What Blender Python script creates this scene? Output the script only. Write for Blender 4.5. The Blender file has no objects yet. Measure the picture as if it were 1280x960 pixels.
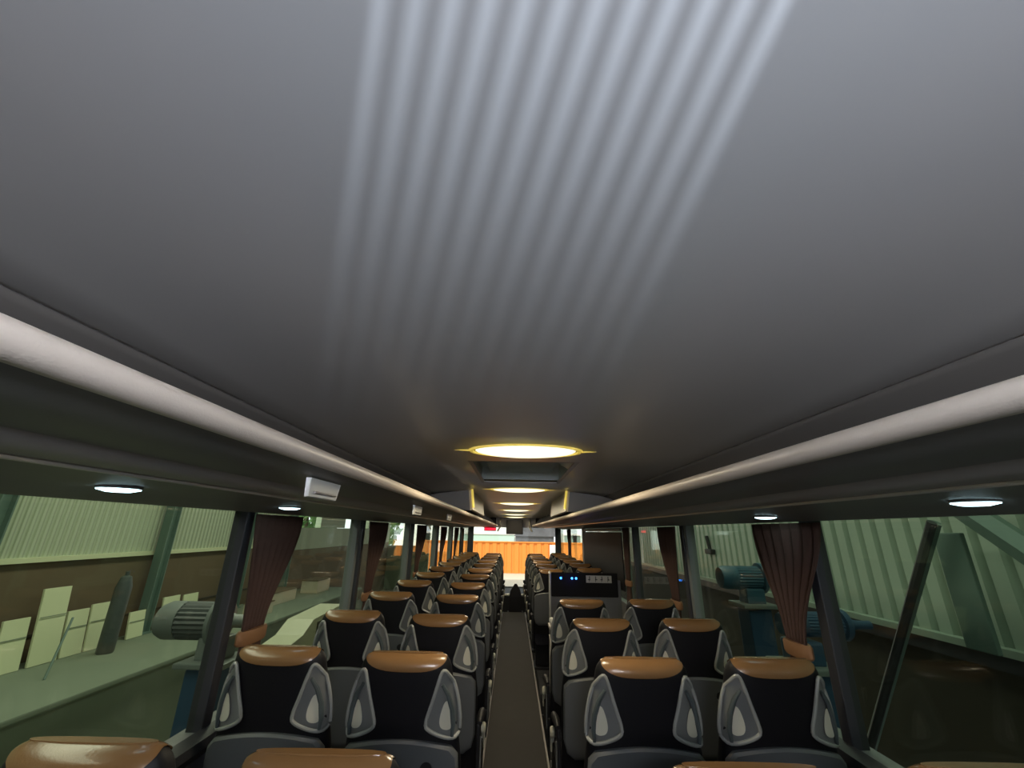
import bpy, bmesh, math, random
from mathutils import Vector, Matrix
random.seed(7)
R = math.radians
scene = bpy.context.scene
col = scene.collection

# ------------------------------------------------------------------ materials
def mat(name, color, rough=.5, metal=0.0, noise=0.0, nscale=20, bump=0.0, bscale=200, emit=None, estr=0, spec=.5, coat=0):
    m = bpy.data.materials.new(name); m.use_nodes = True
    nt = m.node_tree; b = nt.nodes['Principled BSDF']
    b.inputs['Base Color'].default_value = (*color, 1)
    b.inputs['Roughness'].default_value = rough
    b.inputs['Metallic'].default_value = metal
    b.inputs['Specular IOR Level'].default_value = spec
    if coat: b.inputs['Coat Weight'].default_value = coat
    if emit:
        b.inputs['Emission Color'].default_value = (*emit, 1)
        b.inputs['Emission Strength'].default_value = estr
    if noise:
        t = nt.nodes.new('ShaderNodeTexNoise'); t.inputs['Scale'].default_value = nscale; t.inputs['Detail'].default_value = 4
        tc = nt.nodes.new('ShaderNodeTexCoord'); nt.links.new(tc.outputs['Object'], t.inputs['Vector'])
        r = nt.nodes.new('ShaderNodeMix'); r.data_type = 'RGBA'
        r.inputs[6].default_value = (*[max(0, c*(1-noise)) for c in color], 1)
        r.inputs[7].default_value = (*[min(1, c*(1+noise)) for c in color], 1)
        nt.links.new(t.outputs['Fac'], r.inputs[0]); nt.links.new(r.outputs[2], b.inputs['Base Color'])
    if bump:
        t2 = nt.nodes.new('ShaderNodeTexNoise'); t2.inputs['Scale'].default_value = bscale
        tc = nt.nodes.new('ShaderNodeTexCoord'); nt.links.new(tc.outputs['Object'], t2.inputs['Vector'])
        bp = nt.nodes.new('ShaderNodeBump'); bp.inputs['Strength'].default_value = bump; bp.inputs['Distance'].default_value = .002
        nt.links.new(t2.outputs['Fac'], bp.inputs['Height']); nt.links.new(bp.outputs['Normal'], b.inputs['Normal'])
    return m

def glass(name, tint, refl=.06):
    m = bpy.data.materials.new(name); m.use_nodes = True
    nt = m.node_tree; nt.nodes.clear()
    o = nt.nodes.new('ShaderNodeOutputMaterial'); t = nt.nodes.new('ShaderNodeBsdfTransparent')
    g = nt.nodes.new('ShaderNodeBsdfGlossy'); g.inputs['Roughness'].default_value = .02
    t.inputs['Color'].default_value = (*tint, 1)
    lw = nt.nodes.new('ShaderNodeLayerWeight'); lw.inputs['Blend'].default_value = .5
    pw = nt.nodes.new('ShaderNodeMath'); pw.operation = 'POWER'; pw.inputs[1].default_value = 4.5
    f = nt.nodes.new('ShaderNodeMath'); f.operation = 'MULTIPLY_ADD'; f.inputs[1].default_value = .6; f.inputs[2].default_value = refl*.5
    nt.links.new(lw.outputs['Facing'], pw.inputs[0]); nt.links.new(pw.outputs[0], f.inputs[0])
    mx = nt.nodes.new('ShaderNodeMixShader')
    nt.links.new(f.outputs[0], mx.inputs[0]); nt.links.new(t.outputs[0], mx.inputs[1]); nt.links.new(g.outputs[0], mx.inputs[2])
    nt.links.new(mx.outputs[0], o.inputs['Surface'])
    return m

def stripes(name, c1, c2, axis, scale, rough=.5, width=.25, noise=0.0):
    """sheet-metal cladding colour: dark groove lines repeating along one object axis"""
    m = mat(name, c1, rough)
    nt = m.node_tree; b = nt.nodes['Principled BSDF']
    tc = nt.nodes.new('ShaderNodeTexCoord'); sx = nt.nodes.new('ShaderNodeSeparateXYZ')
    nt.links.new(tc.outputs['Object'], sx.inputs[0])
    mu = nt.nodes.new('ShaderNodeMath'); mu.operation = 'MULTIPLY'; mu.inputs[1].default_value = scale
    fr = nt.nodes.new('ShaderNodeMath'); fr.operation = 'FRACT'
    gt = nt.nodes.new('ShaderNodeMath'); gt.operation = 'LESS_THAN'; gt.inputs[1].default_value = width
    nt.links.new(sx.outputs[axis], mu.inputs[0]); nt.links.new(mu.outputs[0], fr.inputs[0]); nt.links.new(fr.outputs[0], gt.inputs[0])
    mx = nt.nodes.new('ShaderNodeMix'); mx.data_type = 'RGBA'
    mx.inputs[6].default_value = (*c1, 1); mx.inputs[7].default_value = (*c2, 1)
    nt.links.new(gt.outputs[0], mx.inputs[0]); nt.links.new(mx.outputs[2], b.inputs['Base Color'])
    return m

M = dict(
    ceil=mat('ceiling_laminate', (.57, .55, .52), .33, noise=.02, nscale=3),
    lining=mat('rack_lining_shaded', (.19, .175, .16), .5),  # darker colour holds the shade on the slopes inside the racks
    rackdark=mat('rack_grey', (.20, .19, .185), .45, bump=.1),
    rail=mat('rail_satin', (.80, .69, .58), .38, bump=.25, bscale=350),
    strip=mat('rack_strip', (.36, .33, .31), .4),
    bead=mat('bead_metal', (.65, .62, .55), .3, metal=.6),
    wall=mat('wall_trim', (.16, .16, .165), .7, noise=.1),
    pillar=mat('pillar_black', (.035, .035, .04), .5),
    pillarg=mat('pillar_grey', (.17, .19, .18), .5),
    floor=mat('floor_vinyl', (.034, .030, .026), .8, noise=.15, nscale=8),
    podium=mat('podium_carpet', (.035, .035, .04), .9),
    black=mat('seat_black_leather', (.0065, .006, .0075), .55, bump=.25, bscale=120, spec=.3),
    fabric=mat('seat_fabric', (.02, .02, .03), .9, noise=.3, nscale=60),
    tan=mat('tan_leather', (.235, .125, .05), .25, noise=.08, nscale=15, bump=.2, bscale=160, coat=.25),
    shell=mat('back_panel_grey', (.10, .105, .108), .45, bump=.2, bscale=300),
    wing=mat('handle_grey', (.15, .155, .148), .3, coat=.3),
    rim=mat('handle_rim', (.30, .305, .285), .25, coat=.4),
    wingin=mat('handle_inner', (.58, .56, .45), .3),
    dark=mat('dark_plastic', (.015, .015, .017), .5, spec=.3),
    chrome=mat('chrome', (.80, .78, .72), .25, metal=.35),
    whitep=mat('hatch_lining', (.62, .66, .58), .5),
    white=mat('white_plastic', (.75, .75, .7), .4),
    curtain=mat('curtain_brown', (.075, .038, .026), .85, noise=.15, nscale=30),
    tie=mat('curtain_tie', (.27, .13, .055), .7),
    gside=glass('side_glass', (.92, .965, .90)),
    gfront=glass('front_glass', (.96, .97, .96)),
    lamp=mat('lamp_diffuser', (.9, .85, .7), .4, emit=(1, .90, .60), estr=1.6),
    ringglow=mat('lamp_ring_seam_glow', (.85, .70, .22), .3, emit=(1, .72, .10), estr=.45),  # glow of the lamp rim; also paints lamplight on seams and locker edges
    led=mat('led_cool', (.8, .95, 1), .3, emit=(.62, .92, 1), estr=5),
    blue=mat('led_blue', (.1, .3, 1), .3, emit=(.03, .22, 1), estr=9),
    red=mat('led_red', (.8, .02, .02), .3, emit=(1, .01, .03), estr=2.5),
    screen=mat('screen_black', (.012, .011, .011), .6, spec=.15),
    sign=mat('sign_white', (.55, .53, .48), .5),
    ink=mat('sign_ink', (.03, .03, .03), .6),
    cream=mat('cream_panel', (.55, .50, .38), .45),
    hatchg=mat('hatch_green', (.45, .54, .46), .35),
    # outside
    clad=stripes('hall_cladding_fine', (.55, .61, .46), (.42, .47, .36), 1, 9.0, .5, .35),
    cladp=mat('hall_panel_green', (.30, .36, .25), .6, noise=.08, nscale=1),
    cladw=mat('hall_cladding_wide', (.36, .44, .36), .45, noise=.05, nscale=2),
    brown=mat('hall_brown_wall', (.15, .11, .065), .8, noise=.12, nscale=1.5),
    brownr=mat('hall_dark_wall', (.055, .045, .03), .8, noise=.12, nscale=1.5),
    steel=mat('hall_steel', (.13, .20, .17), .5),
    conc=mat('concrete_floor', (.17, .18, .14), .7, noise=.15, nscale=1.2),
    ledge=mat('ledge_concrete', (.20, .24, .18), .75, noise=.1, nscale=2),
    board=mat('pale_board', (.72, .76, .50), .6),
    motor=mat('motor_grey', (.16, .19, .18), .45),
    motord=mat('motor_dark', (.07, .085, .085), .5),
    bluep=mat('lift_blue', (.03, .075, .14), .45),
    bluem=mat('motor_blue', (.05, .13, .19), .4),
    vanc=mat('van_cream', (.50, .52, .36), .4),
    yard=mat('yard_concrete', (.62, .55, .42), .8, noise=.08, nscale=.6),
    orange=mat('fence_orange', (.85, .30, .05), .6, noise=.06, nscale=.4),
    mint=mat('mint_panel', (.50, .72, .64), .6),
    whiteb=mat('white_building', (.85, .85, .82), .7),
    rock=mat('grey_roof', (.12, .12, .13), .8, noise=.4, nscale=1.5),
    leaf=mat('leaf_green', (.10, .20, .06), .8, noise=.5, nscale=3),
    trunk=mat('trunk', (.10, .07, .04), .9),
    rubber=mat('rubber', (.02, .02, .02), .8),
)

# ------------------------------------------------------------------ helpers
def link(name, bm, m, parent=None, smooth=False, loc=None):
    me = bpy.data.meshes.new(name)
    bmesh.ops.recalc_face_normals(bm, faces=bm.faces)
    bm.to_mesh(me); bm.free(); me.materials.append(m)
    if smooth:
        for p in me.polygons: p.use_smooth = True
        try: me.set_sharp_from_angle(angle=R(38))
        except Exception: pass
    o = bpy.data.objects.new(name, me); col.objects.link(o)
    if parent: o.parent = parent
    if loc: o.location = loc
    return o

def thing(name, label, cat, loc=(0, 0, 0), rz=0, group=None):
    o = bpy.data.objects.new(name, None); col.objects.link(o)
    o.empty_display_size = .1
    o.location = loc; o.rotation_euler = (0, 0, rz)
    o['label'] = label; o['category'] = cat
    if group: o['group'] = group
    return o

def tag(o, label, cat, group=None):
    o['label'] = label; o['category'] = cat
    if group: o['group'] = group
    return o

def struct(o):
    o['kind'] = 'structure'; return o

def box(bm, c, s, bev=0, rot=None, seg=2):
    r = bmesh.ops.create_cube(bm, size=1)
    vs = r['verts']
    for v in vs: v.co = Vector((v.co.x*s[0], v.co.y*s[1], v.co.z*s[2]))
    if bev:
        es = list({e for v in vs for e in v.link_edges})
        r2 = bmesh.ops.bevel(bm, geom=es, offset=bev, segments=seg, affect='EDGES', profile=.6)
        vs = list({v for f in r2['faces'] for v in f.verts} | {v for v in vs if v.is_valid})
    if rot is not None:
        for v in vs: v.co = rot @ v.co
    for v in vs: v.co += Vector(c)
    return bm

def span(bm, x0, x1, y0, y1, z0, z1, bev=0):
    return box(bm, ((x0+x1)/2, (y0+y1)/2, (z0+z1)/2), (abs(x1-x0), abs(y1-y0), abs(z1-z0)), bev)

def B(): return bmesh.new()

def loft(bm, rings, cap=True, closed=True):
    rv = [[bm.verts.new(p) for p in r] for r in rings]
    n = len(rv[0])
    for a, b in zip(rv, rv[1:]):
        for i in range(n if closed else n-1):
            j = (i+1) % n
            bm.faces.new((a[i], a[j], b[j], b[i]))
    if cap and closed:
        bm.faces.new(rv[0][::-1]); bm.faces.new(rv[-1])
    return bm

def tube(bm, pts, r, seg=8, closed=False):
    pts = [Vector(p) for p in pts]; n = len(pts)
    rings = []
    for i, p in enumerate(pts):
        if closed: d = pts[(i+1) % n]-pts[i-1]
        else: d = pts[min(i+1, n-1)]-pts[max(i-1, 0)]
        d.normalize()
        u = d.cross(Vector((0.13, .21, .97)))
        if u.length < .1: u = d.cross(Vector((1, 0, 0)))
        u.normalize(); v = d.cross(u)
        rr = r[i] if isinstance(r, (list, tuple)) else r
        rings.append([p+(u*math.cos(a)+v*math.sin(a))*rr for a in [2*math.pi*k/seg for k in range(seg)]])
    if closed:
        rv = [[bm.verts.new(p) for p in g] for g in rings]
        for i in range(n):
            a, b = rv[i], rv[(i+1) % n]
            for k in range(seg):
                j = (k+1) % seg
                bm.faces.new((a[k], a[j], b[j], b[k]))
    else: loft(bm, rings)
    return bm

def lathe(bm, prof, c=(0, 0, 0), axis='z', seg=24, sx=1, sy=1):
    rings = []
    for r, h in prof:
        ring = []
        for k in range(seg):
            a = 2*math.pi*k/seg
            p = (r*math.cos(a)*sx, r*math.sin(a)*sy, h)
            if axis == 'x': p = (h, p[0], p[1])
            if axis == 'y': p = (p[0], h, p[1])
            ring.append(Vector(p)+Vector(c))
        rings.append(ring)
    return loft(bm, rings)

def extr_y(bm, prof, y0, y1):
    """closed profile [(x,z)] extruded along y"""
    return loft(bm, [[(x, y0, z) for x, z in prof], [(x, y1, z) for x, z in prof]])

def extr_x(bm, prof, x0, x1):
    return loft(bm, [[(x0, y, z) for y, z in prof], [(x1, y, z) for y, z in prof]])

def chaikin(pts, n=2):
    pts = [Vector(p) for p in pts]
    for _ in range(n):
        q = []
        for i in range(len(pts)):
            a, b = pts[i], pts[(i+1) % len(pts)]
            q += [a*.75+b*.25, a*.25+b*.75]
        pts = q
    return pts

def dup(root):
    r = root.copy(); col.objects.link(r)
    for ch in list(root.children):
        c = ch.copy(); col.objects.link(c); c.parent = r
        for g in list(ch.children):
            d = g.copy(); col.objects.link(d); d.parent = c
    return r

# ------------------------------------------------------------------ dimensions
CZ = 2.09          # ceiling above the aisle floor
HW = 1.24          # inner half width at the windows
SILL, WT = 1.0, 1.83
Y0, Y1 = -1.3, 12.6
GZ = -1.3          # ground outside

# ------------------------------------------------------------------ coach shell
b = B(); span(b, -.27, .27, Y0, 10.75, -.05, 0)
struct(link('floor', b, M['floor']))
b = B(); span(b, -HW-.04, -.272, Y0, 10.6, -.05, .13, .01)
o = link('trim_1', b, M['podium']); struct(o)
b = B(); span(b, .272, HW+.04, Y0, 4.10, -.05, .13, .01); span(b, .272, HW+.04, 5.25, 10.6, -.05, .13, .01)
struct(link('trim_2', b, M['podium']))
b = B(); span(b, -HW-.04, HW+.04, 10.76, Y1, -.75, -.7)
span(b, .272, HW+.04, 4.11, 5.24, -.75, -.7)
struct(link('floor_stairwell', b, M['podium']))
# aisle edge metal strips
for k, s in enumerate((-1, 1)):
    b = B(); span(b, s*.262-.008, s*.262+.008, Y0, 10.74, .001, .012, .002)
    struct(link('trim_%d' % (3+k), b, M['strip']))
# stairwell side panels
b = B(); span(b, .272, HW, 4.10, 4.12, -.7, -.052); span(b, .272, HW, 5.23, 5.25, -.7, -.052); span(b, -HW, HW, 10.74, 10.76, -.7, -.052)
struct(link('trim_5', b, M['podium']))

# side walls
def side_wall(s, nm):
    b = B()
    x0, x1 = (s*(HW+.002), s*(HW+.08))
    span(b, x0, x1, Y0, Y1, GZ+.35, SILL)
    span(b, x0, x1, Y0, Y1, WT, CZ+.1)
    struct(link(nm, b, M['wall']))
side_wall(-1, 'wall_left'); side_wall(1, 'wall_right')
# rear wall with wide window, behind the camera
b = B(); span(b, -HW, HW, Y0-.08, Y0, -.05, 1.1); span(b, -HW, HW, Y0-.08, Y0, 1.8, CZ+.1)
span(b, -HW, -.95, Y0-.08, Y0, 1.1, 1.8); span(b, .95, HW, Y0-.08, Y0, 1.1, 1.8)
struct(link('wall_rear', b, M['wall']))
b = B(); span(b, -.95, .95, Y0-.045, Y0-.035, 1.1, 1.8); struct(link('window_1', b, M['gside']))

# ceiling: flat middle, rounded shoulders, sloping lining inside the racks
HY0, HY1, HX = 2.08, 3.08, .28
ys = [Y0, -.5, 0, .5, 1.0, 1.5, HY0, HY1, 3.6, 5, 7, 9, 11.2]
def lining(prof, nm, m, hole=False):
    b = B()
    g = [[b.verts.new((x, y, z)) for x, z in prof] for y in ys]
    for i in range(len(ys)-1):
        for j in range(len(prof)-1):
            xa, xb = prof[j][0], prof[j+1][0]
            if hole and ys[i] == HY0 and abs(xa) <= HX+.001 and abs(xb) <= HX+.001: continue
            b.faces.new((g[i][j], g[i][j+1], g[i+1][j+1], g[i+1][j]))
    o = link(nm, b, m, smooth=True); struct(o)
    md = o.modifiers.new('thick', 'SOLIDIFY'); md.thickness = .012; md.offset = -1 if prof[0][0] < prof[-1][0] else 1
half = [(0, CZ), (.28, CZ), (.45, CZ-.003), (.56, CZ-.009), (.66, CZ-.018), (.73, CZ-.028), (.752, CZ-.024)]
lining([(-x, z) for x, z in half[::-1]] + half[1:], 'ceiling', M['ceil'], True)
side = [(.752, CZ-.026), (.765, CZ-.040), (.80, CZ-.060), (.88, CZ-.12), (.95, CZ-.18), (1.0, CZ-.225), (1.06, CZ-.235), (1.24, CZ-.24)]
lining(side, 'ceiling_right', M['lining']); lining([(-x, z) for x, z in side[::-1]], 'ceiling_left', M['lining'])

# outer roof skin keeps the hall light out
b = B(); span(b, -HW-.08, HW+.08, Y0-.08, Y1, CZ+.28, CZ+.32)
span(b, -HW-.08, -HW-.04, Y0-.08, Y1, CZ+.1, CZ+.28); span(b, HW+.04, HW+.08, Y0-.08, Y1, CZ+.1, CZ+.28)
span(b, -HW-.04, HW+.04, Y0-.08, Y0-.04, CZ+.1, CZ+.28); span(b, -HW-.04, HW+.04, Y1-.04, Y1, CZ+.1, CZ+.28)
struct(link('trim_6', b, M['wall']))

# roof hatch
t = thing('roof_hatch', 'dark recessed roof hatch with pale green panels between the two nearest ceiling lamps', 'hatch', (0, (HY0+HY1)/2, CZ))
b = B(); L = (HY1-HY0)/2; d = .10
for s in (-1, 1):
    span(b, s*HX, s*(HX+.012), -L, L, .014, d); span(b, -HX, HX, s*L, s*(L+.012), .014, d)
span(b, -HX, HX, -L, L, d, d+.012)
link('recess', b, M['whitep'], t)
b = B()
for s in (-1, 1):
    span(b, s*(HX-.022), s*(HX+.012), -L, L, -.010, .0, .003); span(b, -HX-.012, HX+.012, s*(L-.01)-.012, s*(L-.01)+.012, -.012, 0, .003)
link('frame', b, M['strip'], t)
b = B(); box(b, (0, .12, d-.03), (.44, .62, .03), .008); link('glass_panel', b, M['hatchg'], t)
b = B(); loft(b, [[(HX-.10, -.2, .085), (HX-.01, -.42, .01), (HX-.01, -.1, .01), (HX-.06, .1, .085)], [(HX-.10, -.2, .092), (HX-.005, -.42, .018), (HX-.005, -.1, .018), (HX-.06, .1, .092)]])
link('side_flap', b, M['hatchg'], t)
b = B(); tube(b, [(-.12, -.3, .085), (-.12, -.3, .045), (.12, -.3, .045), (.12, -.3, .085)], .008); link('handle', b, M['dark'], t)

# ceiling lamps
LY = [1.79, 3.55, 5.35, 7.1, 8.9, 10.6]
ordn = ['first', 'second', 'third', 'fourth', 'fifth', 'sixth', 'seventh', 'eighth', 'ninth', 'tenth', 'eleventh', 'twelfth', 'thirteenth']
lamp_lab = ['large oval ceiling lamp nearest the camera, glowing warm white', 'oval ceiling lamp just past the roof hatch', 'oval ceiling lamp third along from the camera', 'oval ceiling lamp fourth along from the camera', 'oval ceiling lamp fifth along from the camera', 'small looking oval ceiling lamp farthest away above the hanging monitor']
lamp0 = None
for i, y in enumerate(LY):
    if lamp0 is None:
        t = lamp0 = thing('ceiling_lamp', lamp_lab[0], 'lamp', (0, y, CZ), 0, 'oval lamps along the coach ceiling')
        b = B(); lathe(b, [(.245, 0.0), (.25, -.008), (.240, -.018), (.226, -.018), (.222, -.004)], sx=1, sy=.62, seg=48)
        link('rim', b, M['ringglow'], t, True)
        b = B()
        # ribbed diffuser: elliptical dome with cross ridges
        nx, ny = 32, 25
        rings = []
        for a in range(ny+1):
            v = -1+2*a/ny
            hw = .222*math.sqrt(max(0, 1-v*v*.985))
            row = []
            for k in range(nx+1):
                u = -1+2*k/nx
                rr = min(1, v*v+(u*u)*(1-v*v))
                z = -.006-.026*math.sqrt(max(0, 1-rr)) - (.003 if a % 2 else 0)
                row.append((u*hw, v*.137, z))
            rings.append(row)
        loft(b, rings, closed=False)
        link('diffuser', b, M['lamp'], t, True)
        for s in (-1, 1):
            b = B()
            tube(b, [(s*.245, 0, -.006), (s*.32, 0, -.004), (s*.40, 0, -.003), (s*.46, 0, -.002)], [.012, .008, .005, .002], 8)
            link('seam_glow_rib', b, M['ringglow'], t, True)  # glow painted in for a ceiling seam lit by the lamp
    else:
        t = dup(lamp0); t['label'] = lamp_lab[i]
    t.location = (0, y, CZ)
    # bulb of the lamp
    ld = bpy.data.lights.new('lamp_bulb', 'AREA'); ld.shape = 'ELLIPSE'; ld.size = .30; ld.size_y = .13
    ld.energy = [7, 7, 8, 8, 8, 8][i]; ld.color = (1, .86, .60)
    lo = bpy.data.objects.new('lamp_bulb', ld); col.objects.link(lo); lo.location = (0, y, CZ-.05)

# vent lamp over the photographer (its slats throw the fan of light streaks on the ceiling)
SX, SY = .097, -.33
t = thing('slatted_lamp', 'cool white slatted lamp housing on the ceiling behind the camera', 'lamp', (0, 0, CZ))
b = B()
span(b, -.30, .40, -.42, -.40, -.05, 0); span(b, -.30, -.28, -.40, -.10, -.05, 0); span(b, .38, .40, -.40, -.10, -.05, 0)
span(b, -.30, .40, -.42, -.08, -.056, -.05)
span(b, -.28, -.018, -.102, -.096, -.05, 0); span(b, .1135, .38, -.102, -.096, -.05, 0)
span(b, -.30, .40, -.10, -.094, -.05, -.0265)
link('housing', b, M['white'], t)
n = 12
for k in range(n+1):
    x = -.0182 + k*(.1315/n)
    b = B(); a = math.atan2(x-SX, -.098-SY)
    box(b, (x, -.099, -.014), (.0058, .018, .027), 0, Matrix.Rotation(-a, 3, 'Z'))
    link('slat', b, M['white'], t)
ld = bpy.data.lights.new('slat_bulb', 'POINT'); ld.shadow_soft_size = .0048; ld.energy = 170; ld.color = (.68, .80, 1)
lo = bpy.data.objects.new('slat_bulb', ld); col.objects.link(lo); lo.location = (SX, SY, CZ-.03)

# ------------------------------------------------------------------ luggage racks
def rack(s, nm, lab):
    t = thing(nm, lab, 'luggage rack', (0, 0, 0))
    ya, yb = Y0+.01, 11.1
    def P(*pts): return [(s*x, z) for x, z in pts]
    b = B()
    prof = [(s*(.452+.021*math.cos(a)), 1.886+.017*math.sin(a)) for a in [2*math.pi*k/14 for k in range(14)]]
    extr_y(b, prof, ya, yb); link('rail', b, M['rail'], t, True)
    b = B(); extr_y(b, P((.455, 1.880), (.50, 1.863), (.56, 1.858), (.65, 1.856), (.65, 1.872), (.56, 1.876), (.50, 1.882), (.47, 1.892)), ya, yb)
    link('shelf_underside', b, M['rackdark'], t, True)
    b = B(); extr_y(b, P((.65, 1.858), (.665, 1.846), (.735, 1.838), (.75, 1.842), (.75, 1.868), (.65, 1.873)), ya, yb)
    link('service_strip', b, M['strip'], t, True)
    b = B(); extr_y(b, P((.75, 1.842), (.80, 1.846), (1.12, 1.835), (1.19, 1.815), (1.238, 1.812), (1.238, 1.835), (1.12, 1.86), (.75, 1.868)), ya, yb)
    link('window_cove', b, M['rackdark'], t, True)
    b = B(); tube(b, [(s*.752, ya, 1.838), (s*.752, yb, 1.838)], .006, 8); link('bead', b, M['bead'], t, True)
    # shelf brackets inside the rack
    for y in (5.6, 6.4, 7.2, 8.0, 8.8, 9.6, 10.4):
        b = B(); loft(b, [[(s*.46, y, 1.9), (s*.80, y, 1.885), (s*.80, y, 2.0), (s*.60, y, 2.05)], [(s*.46, y+.02, 1.9), (s*.80, y+.02, 1.885), (s*.80, y+.02, 2.0), (s*.60, y+.02, 2.05)]])
        link('bracket', b, M['rackdark'], t)
    return t
rack(-1, 'luggage_rack', 'long grey overhead luggage rack with pale rail above the left hand windows')
rack(1, 'luggage_rack', 'long grey overhead luggage rack with pale rail above the right hand windows')

# closed lockers beyond the hatch
for s, w in ((-1, 'left'), (1, 'right')):
    t = thing('overhead_locker', 'closed overhead locker with cream end panel above the %s rack rail past the hatch' % w, 'locker')
    b = B(); extr_y(b, [(s*.40, 2.078), (s*.385, 1.915), (s*.405, 1.910), (s*.425, 2.078)], 3.60, 5.05); link('door', b, M['cream'], t)
    b = B(); extr_y(b, [(s*.43, 2.075), (s*.41, 1.915), (s*1.0, 1.895), (s*.93, 1.92), (s*.86, 1.97), (s*.78, 2.02), (s*.69, 2.045), (s*.6, 2.055)], 3.64, 3.66); link('end_panel', b, M['rackdark'], t)
    b = B(); extr_y(b, [(s*.43, 2.075), (s*.41, 1.915), (s*1.0, 1.895), (s*.93, 1.92), (s*.86, 1.97), (s*.78, 2.02), (s*.69, 2.045), (s*.6, 2.055)], 5.00, 5.02); link('end_panel', b, M['rackdark'], t)
    b = B(); tube(b, [(s*.395, 3.585, 2.078), (s*.378, 3.585, 1.93)], .010, 8); link('edge_glow_trim', b, M['ringglow'], t)  # emission puts lamplight into this edge, which is no lamp

# light coloured service panels under the left rack
for y, lab in ((1.05, 'largest pale plate under the left luggage rack'), (2.12, 'second pale plate under the left luggage rack, further forward'), (3.2, 'third small pale plate under the left luggage rack')):
    t = thing('service_panel', lab, 'panel', (-.52, y, 1.858), 0, 'pale plates under the left rack')
    b = B(); loft(b, [[(0, -.09, 0), (0, .09, 0), (0, .085, -.042), (0, -.085, -.042)], [(.010, -.085, 0), (.010, .085, 0), (.006, .078, -.040), (.006, -.078, -.040)]]); link('plate', b, M['white'], t)
    b = B(); tube(b, [(.010, -.06, -.030), (.010, .06, -.030)], .003, 6); link('grip_edge', b, M['strip'], t)

# small reading spots in the window cove
for x, y, lab in ((-1.02, 1.05, 'bright cool oval spotlight at far left above the window'), (-1.06, 1.96, 'small cool spotlight above the left curtain'),
                  (1.05, 1.03, 'bright cool oval spotlight at far right above the window'), (1.10, 1.99, 'small cool spotlight above the right curtain')):
    t = thing('spotlight', lab, 'light', (x, y, 1.838 if abs(x) < 1.09 else 1.834), 0, 'cool spotlights above the windows')
    b = B(); lathe(b, [(.045, 0), (.045, -.004), (.043, -.006), (.042, -.004)], seg=24); link('bezel', b, M['rackdark'], t, True)
    b = B(); lathe(b, [(.043, -.004), (.043, -.008), (.025, -.013), (.004, -.014)], seg=24); link('lens', b, M['led'], t, True)

# ------------------------------------------------------------------ windows and pillars
nwin = 2; ntrim = 7
def pane(s, ya, yb):
    global nwin
    b = B(); span(b, s*(HW+.03), s*(HW+.038), ya, yb, SILL-.02, WT+.02)
    struct(link('window_%d' % nwin, b, M['gside'])); nwin += 1
def pillar(s, y, w=.07, m='pillar'):
    global ntrim
    b = B(); span(b, s*(HW-.004), s*(HW+.06), y-w/2, y+w/2, SILL-.01, WT+.01, .006)
    struct(link('trim_%d' % ntrim, b, M[m])); ntrim += 1
LP = [.25, 1.98, 3.52, 5.3, 7.1, 8.8, 10.5]
RP = [.25, 1.95, 3.38, 4.75, 8.2, 10.3]
for s, ps in ((-1, LP), (1, RP)):
    yy = [Y0]+ps+[Y1-.1]
    for a, c in zip(yy, yy[1:]): pane(s, a+.03, c-.03)
    for y in ps: pillar(s, y, .055)
# darker inner strips beside some pillars
for s, y in ((-1, 3.40), (-1, 5.10), (-1, 6.88), (-1, 8.6), (1, 3.30), (1, 5.15)): pillar(s, y, .05, 'pillarg')
# sill ledges
for s in (-1, 1):
    b = B(); extr_y(b, [(s*(HW+.0), SILL+.012), (s*(HW-.05), SILL), (s*(HW-.055), SILL-.03), (s*(HW-.01), SILL-.08), (s*(HW+.0), SILL-.08)], Y0+.01, 3.7 if s > 0 else 10.9)
    struct(link('trim_%d' % ntrim, b, M['pillar'])); ntrim += 1

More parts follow.
